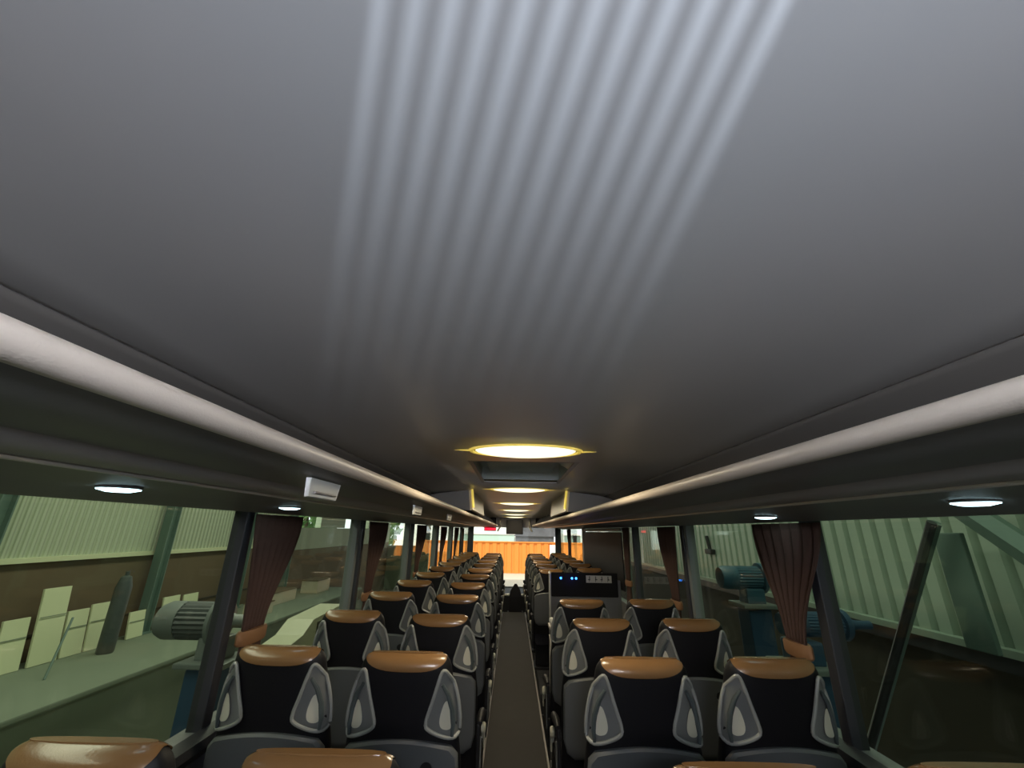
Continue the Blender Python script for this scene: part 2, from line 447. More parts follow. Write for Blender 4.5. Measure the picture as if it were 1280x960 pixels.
# ------------------------------------------------------------------ curtains
def curtain(s, y0, y1, yg0, yg1, zg, lab, npl=7, detail=True):
    """y0..y1 span at the rail, gathered between yg0..yg1 at height zg"""
    t = thing('curtain', lab, 'curtain', (s*(HW-.030), (y0+y1)/2, 1.80), 0, 'brown curtains tied at the window pillars')
    cy = (y0+y1)/2
    def surf(za, zb, fa, fb, nz=14, ns=56, amp=(.018, .010)):
        b = B(); rows = []
        for i in range(nz+1):
            q = i/nz; e = q*q*(3-2*q)
            z = za+(zb-za)*q
            a0 = fa[0]+(fb[0]-fa[0])*e; a1 = fa[1]+(fb[1]-fa[1])*e
            row = []
            for k in range(ns+1):
                u = k/ns
                w = math.sin(u*npl*2*math.pi+.6*math.sin(q*3))
                am = amp[0]+(amp[1]-amp[0])*q
                row.append((-s*(am*w), a0+(a1-a0)*u-cy+.008*math.sin(u*npl*4*math.pi)*(1-q), z-1.80))
            rows.append(row)
        loft(b, rows, closed=False); return b
    o = link('drape', surf(1.805, zg, (y0, y1), (yg0, yg1)), M['curtain'], t, True)
    md = o.modifiers.new('thick', 'SOLIDIFY'); md.thickness = .003
    o = link('tail', surf(zg-.03, SILL-.12, (yg0+.01, yg1-.01), (yg0-.06, yg1+.05), 8, amp=(.012, .018)), M['curtain'], t, True)
    md = o.modifiers.new('thick', 'SOLIDIFY'); md.thickness = .003
    b = B(); cyg = (yg0+yg1)/2-cy; hw = (yg1-yg0)/2
    rings = []
    for k in range(20):
        a = 2*math.pi*k/20
        rings.append(Vector((.028*math.cos(a), cyg+(hw+.012)*math.sin(a), 0)))
    rv = []
    for zz, f in ((.028, 1), (.018, 1.12), (-.018, 1.12), (-.028, 1)):
        rv.append([(p.x*f, cyg+(p.y-cyg)*f, zg-1.80-.015+zz) for p in rings])
    loft(b, rv); link('tie_band', b, M['tie'], t, True)
    if detail:
        b = B(); tube(b, [(-s*.0, cyg-hw*.4, zg-1.83), (-s*.012, cyg-hw*.6, zg-1.90), (-s*.01, cyg-hw*.7, zg-1.97)], [.02, .026, .018], 8)
        link('tie_tail', b, M['tie'], t, True)
    return t
curtain(-1, 1.97, 2.42, 2.04, 2.21, 1.31, 'brown tied curtain nearest the camera on the left, beside the outside motor')
curtain(1, 1.80, 2.32, 2.04, 2.18, 1.30, 'brown tied curtain nearest the camera on the right')
lt = [(3.56, 4.10, 'second brown curtain along the left windows'), (5.34, 5.95, 'third dark brown curtain along the left windows'), (7.14, 7.8, 'fourth dark curtain along the left windows'), (8.84, 9.5, 'fifth narrow dark curtain along the left windows'), (10.2, 10.45, 'farthest thin curtain along the left windows beside the windscreen')]
for a, c, l in lt: curtain(-1, a, c, a+.06, a+.24, 1.26, l, 5, False)
for a, c, l in [(3.42, 3.85, 'second brown curtain along the right windows, behind the second aisle seat'), (4.80, 5.05, 'thin dark curtain by the right stairwell'), (9.6, 10.25, 'far right curtain next to the windscreen')]: curtain(1, a, c, a+.06, a+.22, 1.26, l, 5, False)

# ------------------------------------------------------------------ seats
ZT = 1.167
def sec(z, off=0.0):
    """half width, half depth, centre y of the seat back at height z above podium"""
    zz = ZT-z
    yc = .02+zz*.17
    t = .052+min(zz, .5)*.05
    if zz > .38: w = .222
    else:
        k = zz/.38
        w = .163+.060*(k**.8)
    g = 1
    r = .045
    if zz < r: g = math.sqrt(max(0, 1-((r-zz)/r)**2))
    w2 = w-.035*(1-g)
    return w2+off, t*max(g, .06)+off, yc
def rear(x, z, off=0):
    w, t, yc = sec(z, off)
    u = min(1, abs(x)/w)
    return yc-t*(1-u**2.6)**(1/2.6)
def ring(z, off=0, n=36):
    w, t, yc = sec(z, off); pts = []
    for k in range(n):
        a = 2*math.pi*k/n; c, s_ = math.cos(a), math.sin(a)
        pts.append((math.copysign(abs(c)**(2/2.6), c)*w, yc+math.copysign(abs(s_)**(2/2.6), s_)*t, z))
    return pts
def make_seat(side, aisle):
    """side -1 left / +1 right column, aisle True for the aisle seat"""
    t = thing('coach_seat', 'x', 'seat')
    # body
    b = B(); zs = [.42, .5, .6, .7, .8, .88, .95, 1.0, 1.05, 1.09, 1.11, 1.125, 1.14, 1.15, 1.158, ZT-.002]
    loft(b, [ring(z) for z in zs]); link('backrest', b, M['black'], t, True)
    # tan cap
    b = B(); N = 48; rows = []
    w0 = .163
    asym = side
    for q in (0, .06, .2, .35, .5, .65, .78, .88, .95, .99, 1.0):
        row = []
        for k in range(N):
            a = 2*math.pi*k/N; c = math.cos(a)
            u = abs(math.copysign(abs(c)**(2/2.6), c))
            xx = math.copysign(u, c)
            # the leather falls lowest in the middle and away from the handle side
            shift = .10*(-asym if True else 1)
            uu = min(1, abs(xx+shift*(1-abs(xx))*-1))
            zc = 1.112+.048*(uu**3.4)
            z = zc+(ZT+.003-zc)*q
            o_ = .0055 if q > .01 else .001
            w, tt, yc = sec(min(z, ZT-.0005), o_)
            s_ = math.sin(a)
            row.append((xx*w, yc+math.copysign(abs(s_)**(2/2.6), s_)*tt, z))
        rows.append(row)
    loft(b, rows); link('headrest_cap', b, M['tan'], t, True)
    # side handles
    for s in (-1, 1):
        tri = [(s*.150, 1.128), (s*.183, 1.085), (s*.205, 1.02), (s*.217, .935), (s*.208, .895), (s*.160, .905), (s*.098, .932), (s*.092, .955), (s*.115, 1.02), (s*.135, 1.09)]
        pts = chaikin([(x, 0, z) for x, z in tri], 2)
        loop = [Vector((p.x, rear(p.x, p.z)-.010, p.z)) for p in pts]
        b = B(); tube(b, loop, .0068, 8, True)
        hd = link('handle', b, M['rim'], t, True)
        b = B()
        c = sum(loop, Vector())/len(loop)
        inner = []
        for f, dy in ((1.0, 0), (.85, .002), (.6, .008), (.3, .012)):
            r_ = []
            for p in loop:
                q = c+(p-c)*f
                r_.append((q.x, rear(q.x, q.z)-.007+dy*.3, q.z))
            inner.append(r_)
        loft(b, inner, cap=False); 
        f_ = b.verts[:]  # close the centre
        b.verts.ensure_lookup_table(); n_ = len(loop); b.faces.new([b.verts[3*n_+i] for i in range(n_)])
        link('handle_plate', b, M['wing'], hd, True)
        b = B()
        lp = chaikin([(s*.163, 0, 1.03), (s*.185, 0, .99), (s*.190, 0, .935), (s*.175, 0, .925), (s*.145, 0, .935), (s*.142, 0, .97)], 2)
        l2 = [Vector((p.x, rear(p.x, p.z)-.0085, p.z)) for p in lp]; c2 = sum(l2, Vector())/len(l2)
        loft(b, [[p for p in l2], [p+Vector((0, -.003, 0)) for p in l2], [c2+(p-c2)*.5+Vector((0, -.0035, 0)) for p in l2]])
        link('handle_opening', b, M['wingin'], hd, True)
        b = B(); bp = [(s*.148, 1.075), (s*.170, 1.04), (s*.186, .99), (s*.192, .94), (s*.190, .905)]
        tube(b, [(x, rear(x, z)-.014, z) for x, z in bp], [.006, .009, .010, .009, .006], 8)
        link('grip', b, M['motord'], hd, True)
    # back panel with arched top
    b = B(); out = []
    K = 18
    for k in range(K+1):
        u = -1+2*k/K
        out.append((u*.212, .868+.032*(1-abs(u)**2.2)-(.02 if abs(u) > .99 else 0)))
    out += [(.216, .80), (.216, .60), (.20, .545), (.16, .52), (-.16, .52), (-.20, .545), (-.216, .60), (-.216, .80)]
    def pf(x, z, d): return (x, rear(x*.86, z)-d, z)
    cx = sum(p[0] for p in out)/len(out); cz = .70
    r0 = [pf(x, z, -.008) for x, z in out]; r1 = [pf(x, z, .010) for x, z in out]
    r2 = [pf(cx+(x-cx)*.965, cz+(z-cz)*.955, .018) for x, z in out]
    r3 = [pf(cx+(x-cx)*.80, cz+(z-cz)*.80, .017) for x, z in out]
    r4 = [pf(cx+(x-cx)*.40, cz+(z-cz)*.40, .017) for x, z in out]
    loft(b, [r0, r1, r2, r3, r4]); pn = link('back_panel', b, M['shell'], t, True)
    b = B(); zz = .815; yy = rear(.10, zz)-.018
    lathe(b, [(.022, 0), (.022, -.004), (.017, -.0035)], (.105, yy, zz), 'y', 20); link('cup_socket', b, M['dark'], pn, True)
    b = B(); tube(b, [(.105+.020*math.cos(a), yy-.004, zz-.004+.020*math.sin(a)) for a in [math.pi*1.1+k*math.pi*.8/6 for k in range(7)]], .003, 6)
    link('socket_lip', b, M['wing'], pn, True)
    # lower back, cushion, base
    b = B(); box(b, (0, .17, .40), (.40, .10, .22), .03); link('lower_back', b, M['fabric'], t, True)
    b = B(); box(b, (0, .40, .36), (.43, .46, .14), .045, seg=3); link('cushion', b, M['fabric'], t, True)
    b = B(); box(b, (0, .38, .14), (.36, .10, .28), .01); box(b, (0, .38, .015), (.40, .30, .03), .008); link('pedestal', b, M['dark'], t)
    if aisle:
        x = -side*.232
        b = B(); tube(b, [(x, .19, .60), (x, .30, .60), (x, .44, .575), (x, .52, .545)], [.014, .022, .021, .014], 10); link('armrest', b, M['black'], t, True)
        b = B(); lathe(b, [(.006, -.014), (.024, -.014), (.030, -.004), (.030, .008), (.022, .015), (.004, .017)], (x-side*.006, .50, .47), 'x', 16)
        tube(b, [(x-side*.006, .50, .46), (x-side*.006, .53, .42), (x-side*.006, .54, .36)], [.014, .013, .009], 8); link('recline_lever', b, M['wingin'], t, True)
        b = B(); box(b, (x+side*.004, .36, .33), (.02, .40, .16), .008); box(b, (x+side*.004, .22, .47), (.02, .08, .26), .008); link('side_frame', b, M['dark'], t)
        b = B(); box(b, (x-side*.010, .20, .44), (.008, .012, .20), .003); link('side_strip', b, M['wing'], t)
    return t
protos = {}
PX = {(-1, True): -.452, (-1, False): -.945, (1, True): .448, (1, False): .945}
def put(side, aisle, y, lab, dz=0, grp=''):
    k = (side, aisle)
    if k not in protos: o = protos[k] = make_seat(side, aisle)
    else: o = dup(protos[k])
    o.location = (PX[k], y-.02, .13+dz); o['label'] = lab
    o['group'] = grp
for i in range(12):
    y = 1.10+.78*i
    extra = ', cut by bottom edge' if i == 0 else (', at the very front' if i == 11 else '')
    put(-1, True, y, 'tan-topped aisle seat on the left, %s from the camera%s' % (ordn[i], extra), 0, 'coach seats left of the aisle')
    put(-1, False, y, 'tan-topped window seat on the far left, %s from the camera%s' % (ordn[i], extra), .012, 'coach seats along the left windows')
for i, y in enumerate([1.08, 1.86, 2.62, 3.32]):
    extra = ', cut by bottom edge' if i == 0 else (', behind the stairwell' if i == 3 else '')
    put(1, True, y, 'tan-topped aisle seat on the right, %s from the camera%s' % (ordn[i], extra), 0, 'coach seats right of the aisle')
    put(1, False, y, 'tan-topped window seat on the far right, %s from the camera%s' % (ordn[i], extra), .008, 'coach seats along the right windows')
for i in range(6):
    y = 5.85+.78*i
    put(1, True, y, 'distant coach seat right of the aisle, %s past the stairwell panel with blue lights' % ordn[i], 0, 'distant right aisle seats')
    put(1, False, y, 'distant right window seat, %s past the stairwell panel' % ordn[i], .02, 'distant right window seats')

# ------------------------------------------------------------------ stairwell partition with lit control panel
t = thing('stairwell_partition', 'dark partition panel with three blue lights and a white pictogram strip', 'partition', (.78, 5.22, 0))
b = B(); box(b, (0, .03, .62), (.82, .03, 1.24), .01); link('board', b, M['wall'], t)
b = B(); box(b, (-.005, .008, 1.19), (.76, .02, .25), .01); pn = link('dark_screen', b, M['screen'], t)
for x in (-.272, -.145, -.098):
    b = B(); lathe(b, [(.011, 0), (.010, -.005), (.004, -.007)], (x, -.003, 1.255), 'y', 12); link('blue_light', b, M['blue'], pn)
b = B(); box(b, (.16, -.004, 1.250), (.29, .004, .075), .001); sg = link('pictogram_strip', b, M['sign'], pn)
for k in range(4):
    cx = .16-.105+k*.07
    b = B(); lathe(b, [(.007, -.0065), (.007, -.0045)], (cx, 0, 1.272), 'y', 10)
    box(b, (cx, -.007, 1.250), (.012, .002, .024)); box(b, (cx+.009*(1 if k % 2 else -1), -.007, 1.245), (.02, .002, .007), 0, )
    box(b, (cx-.004, -.007, 1.230), (.005, .002, .018))
    link('pictogram', b, M['ink'], sg)
b = B(); span(b, -.378, -.376, 0, 0.001, 0, 0); b.free()
b = B(); tube(b, [(-.40, -.03, .80), (-.40, -.03, 1.30)], .012, 10); tube(b, [(-.40, -.03, 1.30), (-.40, .02, 1.32)], .012, 8); link('grab_rail', b, M['chrome'], t, True)
ld = bpy.data.lights.new('panel_glow', 'POINT'); ld.energy = .12; ld.color = (.15, .12, 1); ld.shadow_soft_size = .01
lo = bpy.data.objects.new('panel_glow', ld); col.objects.link(lo); lo.location = (.62, 5.12, 1.25)
# grey ledge in front of the stairwell
t = thing('stairwell_guard', 'grey waist high guard with flat ledge around the stairwell behind the right seats', 'guard', (.73, 4.02, .13))
b = B(); box(b, (0, .02, .42), (.88, .04, .84), .01); link('panel', b, M['wall'], t)
b = B(); box(b, (0, .05, .855), (.92, .16, .03), .012); link('ledge', b, M['strip'], t)
b = B(); tube(b, [(-.44, .06, .0), (-.44, .06, .70), (-.44, .10, .78)], .014, 10); link('post', b, M['chrome'], t, True)
b = B(); lathe(b, [(.004, .88), (.02, .885), (.025, .90), (.02, .918), (.004, .924)], (-.43, .05, 0), seg=14); link('knob', b, M['white'], t, True)
# black screen over the side door glass
t = thing('door_blind', 'large black roller blind covering the right side door glass', 'blind', (1.205, 6.45, 0))
b = B(); box(b, (0, 0, 1.45), (.014, 2.7, .62), .004); link('cloth', b, M['screen'], t)
b = B(); tube(b, [(0, -1.36, 1.79), (0, 1.36, 1.79)], .018, 10); link('roller', b, M['pillarg'], t, True)
b = B(); box(b, (0, 1.38, 1.42), (.03, .05, .72), .008); link('side_rail', b, M['strip'], t)

# ------------------------------------------------------------------ front of the coach
b = B()
span(b, -HW, HW, 11.2, 11.24, 1.84, CZ+.1)
struct(link('wall_front', b, M['strip']))
b = B(); span(b, -HW, HW, 11.24, Y1-.02, 1.86, 1.90); struct(link('ceiling_cab', b, M['ceil']))
b = B()
for s in (-1, 1): span(b, s*(HW-.08), s*(HW+.08), Y1-.06, Y1+.02, -.6, 1.90, .01)
struct(link('trim_%d' % ntrim, b, M['pillar'])); ntrim += 1
b = B(); span(b, -HW-.08, HW+.08, Y1-.02, Y1+.04, GZ+.35, .32); struct(link('wall_front_lower', b, M['wall']))
b = B(); span(b, -HW+.08, HW-.08, Y1-.02, Y1-.01, .32, 1.86); struct(link('window_%d' % nwin, b, M['gfront'])); nwin += 1
# front monitor
t = thing('monitor', 'black flat monitor hanging from the ceiling at the front of the coach', 'monitor', (0, 11.02, 1.86))
b = B(); box(b, (0, 0, -.01), (.42, .05, .34), .012); link('casing', b, M['dark'], t)
b = B(); box(b, (0, -.028, -.01), (.38, .004, .29), .001); link('display', b, M['screen'], t)
b = B(); box(b, (0, .08, .12), (.10, .20, .08), .01); link('bracket', b, M['strip'], t)
# cream grab handles either side
for x, w in ((-.37, 'left'), (.38, 'right')):
    t = thing('grab_handle', 'cream upright grab handle to the %s of the front monitor' % w, 'handle', (x, 11.13, 1.83))
    b = B(); tube(b, [(0, .05, .20), (0, 0, .16), (.0, 0, .02), (-.06*(1 if x < 0 else -1), .03, -.08)], .022, 10); link('bar', b, M['cream'], t, True)
    b = B(); lathe(b, [(.035, .20), (.035, .215), (.02, .225)], (0, .05, 0), seg=14); link('mount', b, M['strip'], t, True)
for x, l in ((-.72, 'dark storage box under the ceiling left of the front monitor'), (.78, 'dark storage box under the ceiling right of the front monitor')):
    t = thing('storage_box', l, 'box', (x, 11.08, 1.99))
    b = B(); box(b, (0, 0, 0), (.50, .20, .16), .02); link('body', b, M['screen'], t)
    b = B(); box(b, (0, -.106, 0), (.44, .012, .11), .004); link('door', b, M['dark'], t)
# red clock
t = thing('digital_clock', 'small glowing red digital display below the left rack at the front', 'clock', (-.62, 11.14, 1.795))
b = B(); box(b, (0, 0, 0), (.30, .06, .09), .01); link('case', b, M['dark'], t)
b = B(); box(b, (0, -.033, 0), (.27, .006, .05), .001); link('digits', b, M['red'], t)
# dashboard with shiny curved top
t = thing('dashboard', 'black dashboard with a shiny curved rim below the windscreen', 'dashboard', (0, 12.2, 0))
b = B(); rows = []
for k in range(21):
    u = -1+2*k/20; x = u*1.1
    y = -.35*(u*u)*-1-.55
    rows.append([(x, y, -.69), (x, y-.02, .18), (x, y+.05, .25), (x, .30, .30), (x, .34, -.69)])
loft(b, rows); link('body', b, M['dark'], t, True)
b = B(); tube(b, [(-1.1+2.2*k/20, .35*((-1+k/10)**2)-.56, .24) for k in range(21)], .03, 8); link('rim', b, M['chrome'], t, True)
# guide seat
t = thing('guide_seat', 'dark pointed back of the folding guide seat at the end of the aisle', 'seat', (.04, 11.1, -.55))
b = B(); loft(b, [[(-.15, 0, .35), (.15, 0, .35), (.15, .08, .35), (-.15, .08, .35)], [(-.15, .0, .82), (.15, .0, .82), (.15, .07, .82), (-.15, .07, .82)], [(-.12, .01, .95), (.12, .01, .95), (.12, .06, .95), (-.12, .06, .95)], [(-.02, .02, 1.10), (.03, .02, 1.10), (.03, .05, 1.10), (-.02, .05, 1.10)]]); link('backrest', b, M['black'], t)
b = B(); box(b, (0, .20, .42), (.40, .36, .10), .03); link('cushion', b, M['fabric'], t)
b = B(); box(b, (0, .18, .19), (.10, .10, .38), .01); link('pedestal', b, M['dark'], t)
# driver's seat and steering wheel
t = thing('driver_seat', 'dark driver seat at the front left behind the dashboard', 'seat', (-.70, 10.98, -.70))
b = B(); box(b, (0, .0, 1.15), (.46, .12, .75), .05, seg=3); link('backrest', b, M['black'], t, True)
b = B(); box(b, (0, .22, .70), (.48, .40, .14), .05, seg=3); link('cushion', b, M['fabric'], t, True)
b = B(); box(b, (0, .2, .32), (.24, .24, .62), .02); link('pedestal', b, M['dark'], t)

# ------------------------------------------------------------------ seen outside: hall
b = B(); span(b, -7, 4, -8, 25, GZ-.05, GZ); struct(link('floor_hall', b, M['conc']))
b = B(); span(b, -40, 40, 25, 70, GZ-.06, GZ-.005); struct(link('floor_yard', b, M['yard']))
# left hall wall: brown below, corrugated above
CB = 1.26
b = B(); span(b, -7.2, -7.0, -8, 13.6, GZ, CB); struct(link('wall_hall_left', b, M['brown']))
b = B(); pr = [(-7.2, 0)]
n = int(21.6/.11); prf = []
for k in range(n):
    y = -8+k*.11
    prf += [(-6.97, y), (-6.97, y+.045), (-6.99, y+.06), (-6.99, y+.10)]
prf += [(-7.2, 13.6), (-7.2, -8)]
loft(b, [[(x, y, CB) for x, y in prf], [(x, y, 5.4) for x, y in prf]])
struct(link('wall_hall_left_cladding', b, M['clad']))
b = B(); span(b, -7.0, -6.93, -8, 13.6, CB-.05, CB+.02); struct(link('trim_%d' % ntrim, b, M['board'])); ntrim += 1
b = B(); span(b, -7.0, -6.98, -8, 13.6, .20, .23); struct(link('trim_%d' % ntrim, b, M['brownr'])); ntrim += 1
# concrete ledge
b = B(); span(b, -6.98, -5.2, -8, 15.5, GZ, -.19); span(b, -6.98, -5.1, -8, 15.5, -.19, -.12, .02); struct(link('trim_%d' % ntrim, b, M['ledge'])); ntrim += 1
# hall far left bay: low wall plus window band onto trees
b = B(); span(b, -7.2, -7.0, 13.6, 25, GZ, 1.06); struct(link('wall_hall_left_far', b, M['brown']))
b = B(); span(b, -7.2, -7.0, 13.6, 25, 1.07, 1.75); span(b, -7.2, -7.0, 13.6, 25, 3.4, 5.4)
for ya, yb in ((13.6, 14.0), (15.9, 18.2), (21.2, 25)): span(b, -7.2, -7.0, ya, yb, 1.76, 3.39)
struct(link('wall_hall_left_upper', b, M['cladp']))
b = B(); span(b, -7.0, -4.7, 24.9, 25.1, GZ, .9); span(b, -7.0, -4.7, 24.9, 25.1, 2.6, 5.4); span(b, -5.0, -4.7, 24.9, 25.1, .91, 2.59); struct(link('wall_hall_front', b, M['cladp']))
# right hall wall with wide trapezoid sheet
b = B(); span(b, 4.1, 4.3, -8, 25, GZ, .80); struct(link('wall_hall_right', b, M['brownr']))
b = B(); prf = []
k = 0; y = -8
while y < 24.6:
    prf += [(4.10, y), (4.10, y+.13), (4.16, y+.155), (4.16, y+.19), (4.10, y+.215)][:4]
    y += .215
prf += [(4.3, 25), (4.3, -8)]
loft(b, [[(x, y, .86) for x, y in prf], [(x, y, 5.4) for x, y in prf]])
struct(link('wall_hall_right_cladding', b, M['cladw']))
b = B(); span(b, 4.02, 4.12, -8, 25, .84, .90); struct(link('trim_%d' % ntrim, b, M['cladw'])); ntrim += 1
b = B(); span(b, 4.04, 4.12, -8, 25, .72, .84); struct(link('trim_%d' % ntrim, b, M['pillar'])); ntrim += 1
b = B(); span(b, -7.3, 4.4, -8, 25.2, 5.4, 5.5); struct(link('ceiling_hall', b, M['rackdark']))
b = B(); span(b, -7.3, 4.4, -8.2, -8, GZ, 5.5); struct(link('wall_hall_rear', b, M['brown']))

# steel posts on the left hall wall
for y, l in ((5.70, 'green steel wall post at the far left edge outside the window'), (8.65, 'green steel wall post in the middle of the left window'), (11.3, 'green steel wall post just left of the nearest left curtain'), (13.5, 'green steel post seen through the second left window')):
    t = thing('steel_post', l, 'post', (-6.80, y, -.12), 0, 'steel posts on the hall wall')
    b = B(); box(b, (0, -.09, 2.7), (.16, .02, 5.4)); box(b, (0, .09, 2.7), (.16, .02, 5.4)); box(b, (0, 0, 2.7), (.02, .16, 5.4)); link('beam', b, M['steel'], t)
    b = B(); box(b, (0, 0, .01), (.22, .26, .02)); link('foot_plate', b, M['steel'], t)
# pale boards leaning on the wall
yb = 5.60
bl = ['leftmost pale board leaning on the brown wall outside', 'second pale board leaning on the brown wall outside', 'tallest pale board standing among the leaning boards', 'pale board just right of the tallest one', 'rightmost pale board of the main row outside', 'short pale board right of the steel post', 'pale board behind the grey motor', 'last pale board behind the grey motor flange']
specs = [(5.98, .34, .60), (6.36, .36, .64), (6.80, .42, .98), (7.22, .36, .62), (7.60, .38, .66), (8.35, .36, .42), (9.10, .44, .56), (9.62, .44, .54)]
for (y, w, h), l in zip(specs, bl):
    t = thing('pale_board', l, 'board', (-6.70, y, -.12), 0, 'pale boards along the hall wall')
    rot = Matrix.Rotation(R(-7), 3, 'Y')
    b = B(); box(b, (-.0, 0, h/2), (.03, w-.03, h), .004, rot); link('sheet', b, M['board'], t)
    b = B(); box(b, (.017, 0, h*.62), (.004, w-.05, .012), 0, rot); link('seam', b, M['ledge'], t)
# dark leaning things
for x, y, h, l in ((-6.3, 7.40, 1.15, 'tall dark post leaning by the steel post outside'), (-6.35, 10.4, .80, 'short dark gas bottle by the brown wall')):
    b = B(); lathe(b, [(.10, 0), (.11, .02), (.11, h*.8), (.07, h*.93), (.03, h*.95), (.03, h)], (0, 0, 0), seg=16)
    o = link('gas_bottle', b, M['motord'], None, True, (x, y, -.12)); tag(o, l, 'bottle')
b = B(); tube(b, [(0, 0, 0), (-.28, .42, .62)], .014, 6); o = link('rod', b, M['steel'], None, True, (-5.95, 6.2, -.12)); tag(o, 'thin dark rod leaning against the pale boards outside', 'rod')

# mobile column lifts with motors
def lift(x, y, lab, motm, dx, rot=0, z=1.15, big=1):
    t = thing('column_lift', lab, 'lift', (x, y, GZ), rot)
    H = z-GZ
    b = B(); box(b, (0, 0, (H-.30)/2), (.24, .26, H-.30), .015); link('column', b, M['bluep'], t)
    b = B(); box(b, (0, 0, H-.27), (.38, .36, .04), .01); link('top_plate', b, M['motor'], t)
    b = B(); box(b, (0, 0, H-.18), (.20, .20, .16), .02); link('gearbox', b, motm, t)
    b = B(); r = .135*big; prof = [(.03, -.33), (r*.85, -.33), (r, -.28), (r, -.16)]
    lathe(b, prof+[(r*.9, -.155)], (0, 0, H), 'x', 28); m_ = link('fan_cover', b, motm, t, True, (dx, 0, 0))
    b = B()
    rings = []
    for k in range(48):
        a = 2*math.pi*k/48; rr = r*(.93 if k % 2 else 1.0)
        rings.append((rr*math.cos(a), rr*math.sin(a)))
    loft(b, [[(-.16, p, H+q) for p, q in rings], [(.10, p, H+q) for p, q in rings]]); link('motor_body', b, M['motord'] if motm is M['motor'] else motm, t, False, (dx, 0, 0))
    b = B(); lathe(b, [(r, .10), (r*1.28, .105), (r*1.30, .135), (r*1.2, .15), (r*.55, .17), (r*.35, .24), (r*.35, .34)], (0, 0, H), 'x', 28); link('flange', b, motm, t, True, (dx, 0, 0))
    b = B(); box(b, (0, -.05, .06), (.9, 1.0, .12), .02); link('base', b, M['bluep'], t)
    return t
lift(-2.35, 3.75, 'grey finned motor on a blue lifting column outside the left window', M['motor'], -.14, 0, 1.04, 1.0)
lift(2.62, 5.15, 'blue motor on lifting column seen through the second right window', M['bluem'], 0, 0, 1.30, .9)
lift(2.10, 3.55, 'blue motor on lifting column just behind the right curtain', M['bluep'], .20, 0, 1.13, .62)

# bracing on the right wall
t = thing('steel_brace', 'dark steel cross bracing in front of the right green cladding', 'brace')
b = B(); A = Vector((3.5, 3.72, 1.88)); C_ = Vector((3.5, 5.14, -.32)); tube(b, [A, C_, C_+(C_-A)*.15], .035, 8); link('slim_strut', b, M['pillar'], t, True)
b = B(); tube(b, [A+Vector((.08, .06, 0)), C_+Vector((.08, .08, 0))], .05, 6); link('steel_strut', b, M['steel'], t)
b = B()
for k in (0, 1):
    tube(b, [Vector((3.72, 3.70, 2.05)), Vector((3.72, 1.9, .45))] if k == 0 else [Vector((3.9, 3.6, 1.8)), Vector((3.9, 2.9, .95))], .10 if k == 0 else .05, 6)
link('diagonal_beam', b, M['steel'], t)
b = B(); box(b, (3.74, 3.86, 1.35), (.04, .25, .9), .01); link('gusset', b, M['steel'], t)
# handheld bracket silhouette on the right wall
b = B(); box(b, (0, 0, 0), (.10, .30, .10), .02); tube(b, [(0, -.02, 0), (0, .08, .30)], .035, 8); o = link('wall_bracket', b, M['dark'], None, False, (4.05, 9.3, 1.42)); tag(o, 'small black bracket fixed on the green wall, seen through second right window', 'bracket')

# cream machine cover
t = thing('machine_cabinet', 'cream sheet metal machine cabinet with small dark window outside the second left window', 'cabinet', (-2.78, 5.9, GZ))
pf_ = [(-.62, .0), (-.62, 1.72), (-.05, 1.80), (.20, 1.93), (1.15, 1.97), (1.15, 0)]
b = B(); loft(b, [[(-.17, y, z) for y, z in pf_], [(.17, y, z) for y, z in pf_]]); link('body', b, M['vanc'], t)
b = B(); span(b, .168, .182, .32, .95, 1.60, 1.88, .004); link('side_window', b, M['screen'], t)
b = B(); span(b, .168, .18, -.58, .1, 1.55, 1.57); link('seam', b, M['ledge'], t)
for y in (.25, .45): 
    b = B(); box(b, (.18, y, 1.0), (.02, .03, .16), .006); link('handle', b, M['dark'], t)

# workshop bench clutter seen through the second left window
for x, y, z, s_, l in ((-6.3, 12.2, .02, (.5, 1.3, .28), 'long tan crate on the ledge outside the second left window'), (-6.2, 14.4, .05, (.5, .9, .34), 'tan crate further along the ledge outside'), (-5.8, 10.6, .0, (.4, .5, .24), 'small tan crate on the ledge behind the post')):
    t = thing('crate', l, 'crate', (x, y, -.12))
    b = B(); box(b, (0, 0, s_[2]/2), s_, .01); link('box', b, M['cream'], t)
    b = B(); box(b, (0, 0, s_[2]+.01), (s_[0]+.03, s_[1]+.03, .025), .005); link('lid', b, M['brown'], t)

# trees
def tree(x, y, h, r, lab):
    t = thing('tree', lab, 'tree', (x, y, GZ))
    b = B(); tube(b, [(0, 0, 0), (.05, 0, h*.3), (.0, .1, h*.7)], [.16, .12, .06], 8); link('trunk', b, M['trunk'], t)
    b = B()
    rnd = random.Random(int(x*10+y))
    for k in range(260):
        a = rnd.uniform(0, 2*math.pi); q = rnd.random()**.5; zz = rnd.uniform(-1, 1)
        rr = r*math.sqrt(1-zz*zz)*q*(.8+.4*rnd.random())
        c = Vector((rr*math.cos(a), rr*math.sin(a), h*.65+zz*h*.36))
        d1 = Vector((rnd.uniform(-1, 1), rnd.uniform(-1, 1), rnd.uniform(-1, 1))).normalized()*.28
        d2 = d1.orthogonal().normalized()*.2
        vs = [b.verts.new(c+d1), b.verts.new(c+d2), b.verts.new(c-d1), b.verts.new(c-d2), b.verts.new(c+d1.cross(d2)*1.5)]
        b.faces.new(vs[:4]); b.faces.new((vs[0], vs[1], vs[4])); b.faces.new((vs[2], vs[3], vs[4]))
    link('crown', b, M['leaf'], t)
tree(-9.5, 20, 5.2, 1.5, 'leafy green tree beyond the workshop window on the left')
tree(-12, 25, 5.5, 1.8, 'second green tree farther off on the left')
tree(-9.6, 32, 5.0, 1.4, 'green tree left of the orange fence')

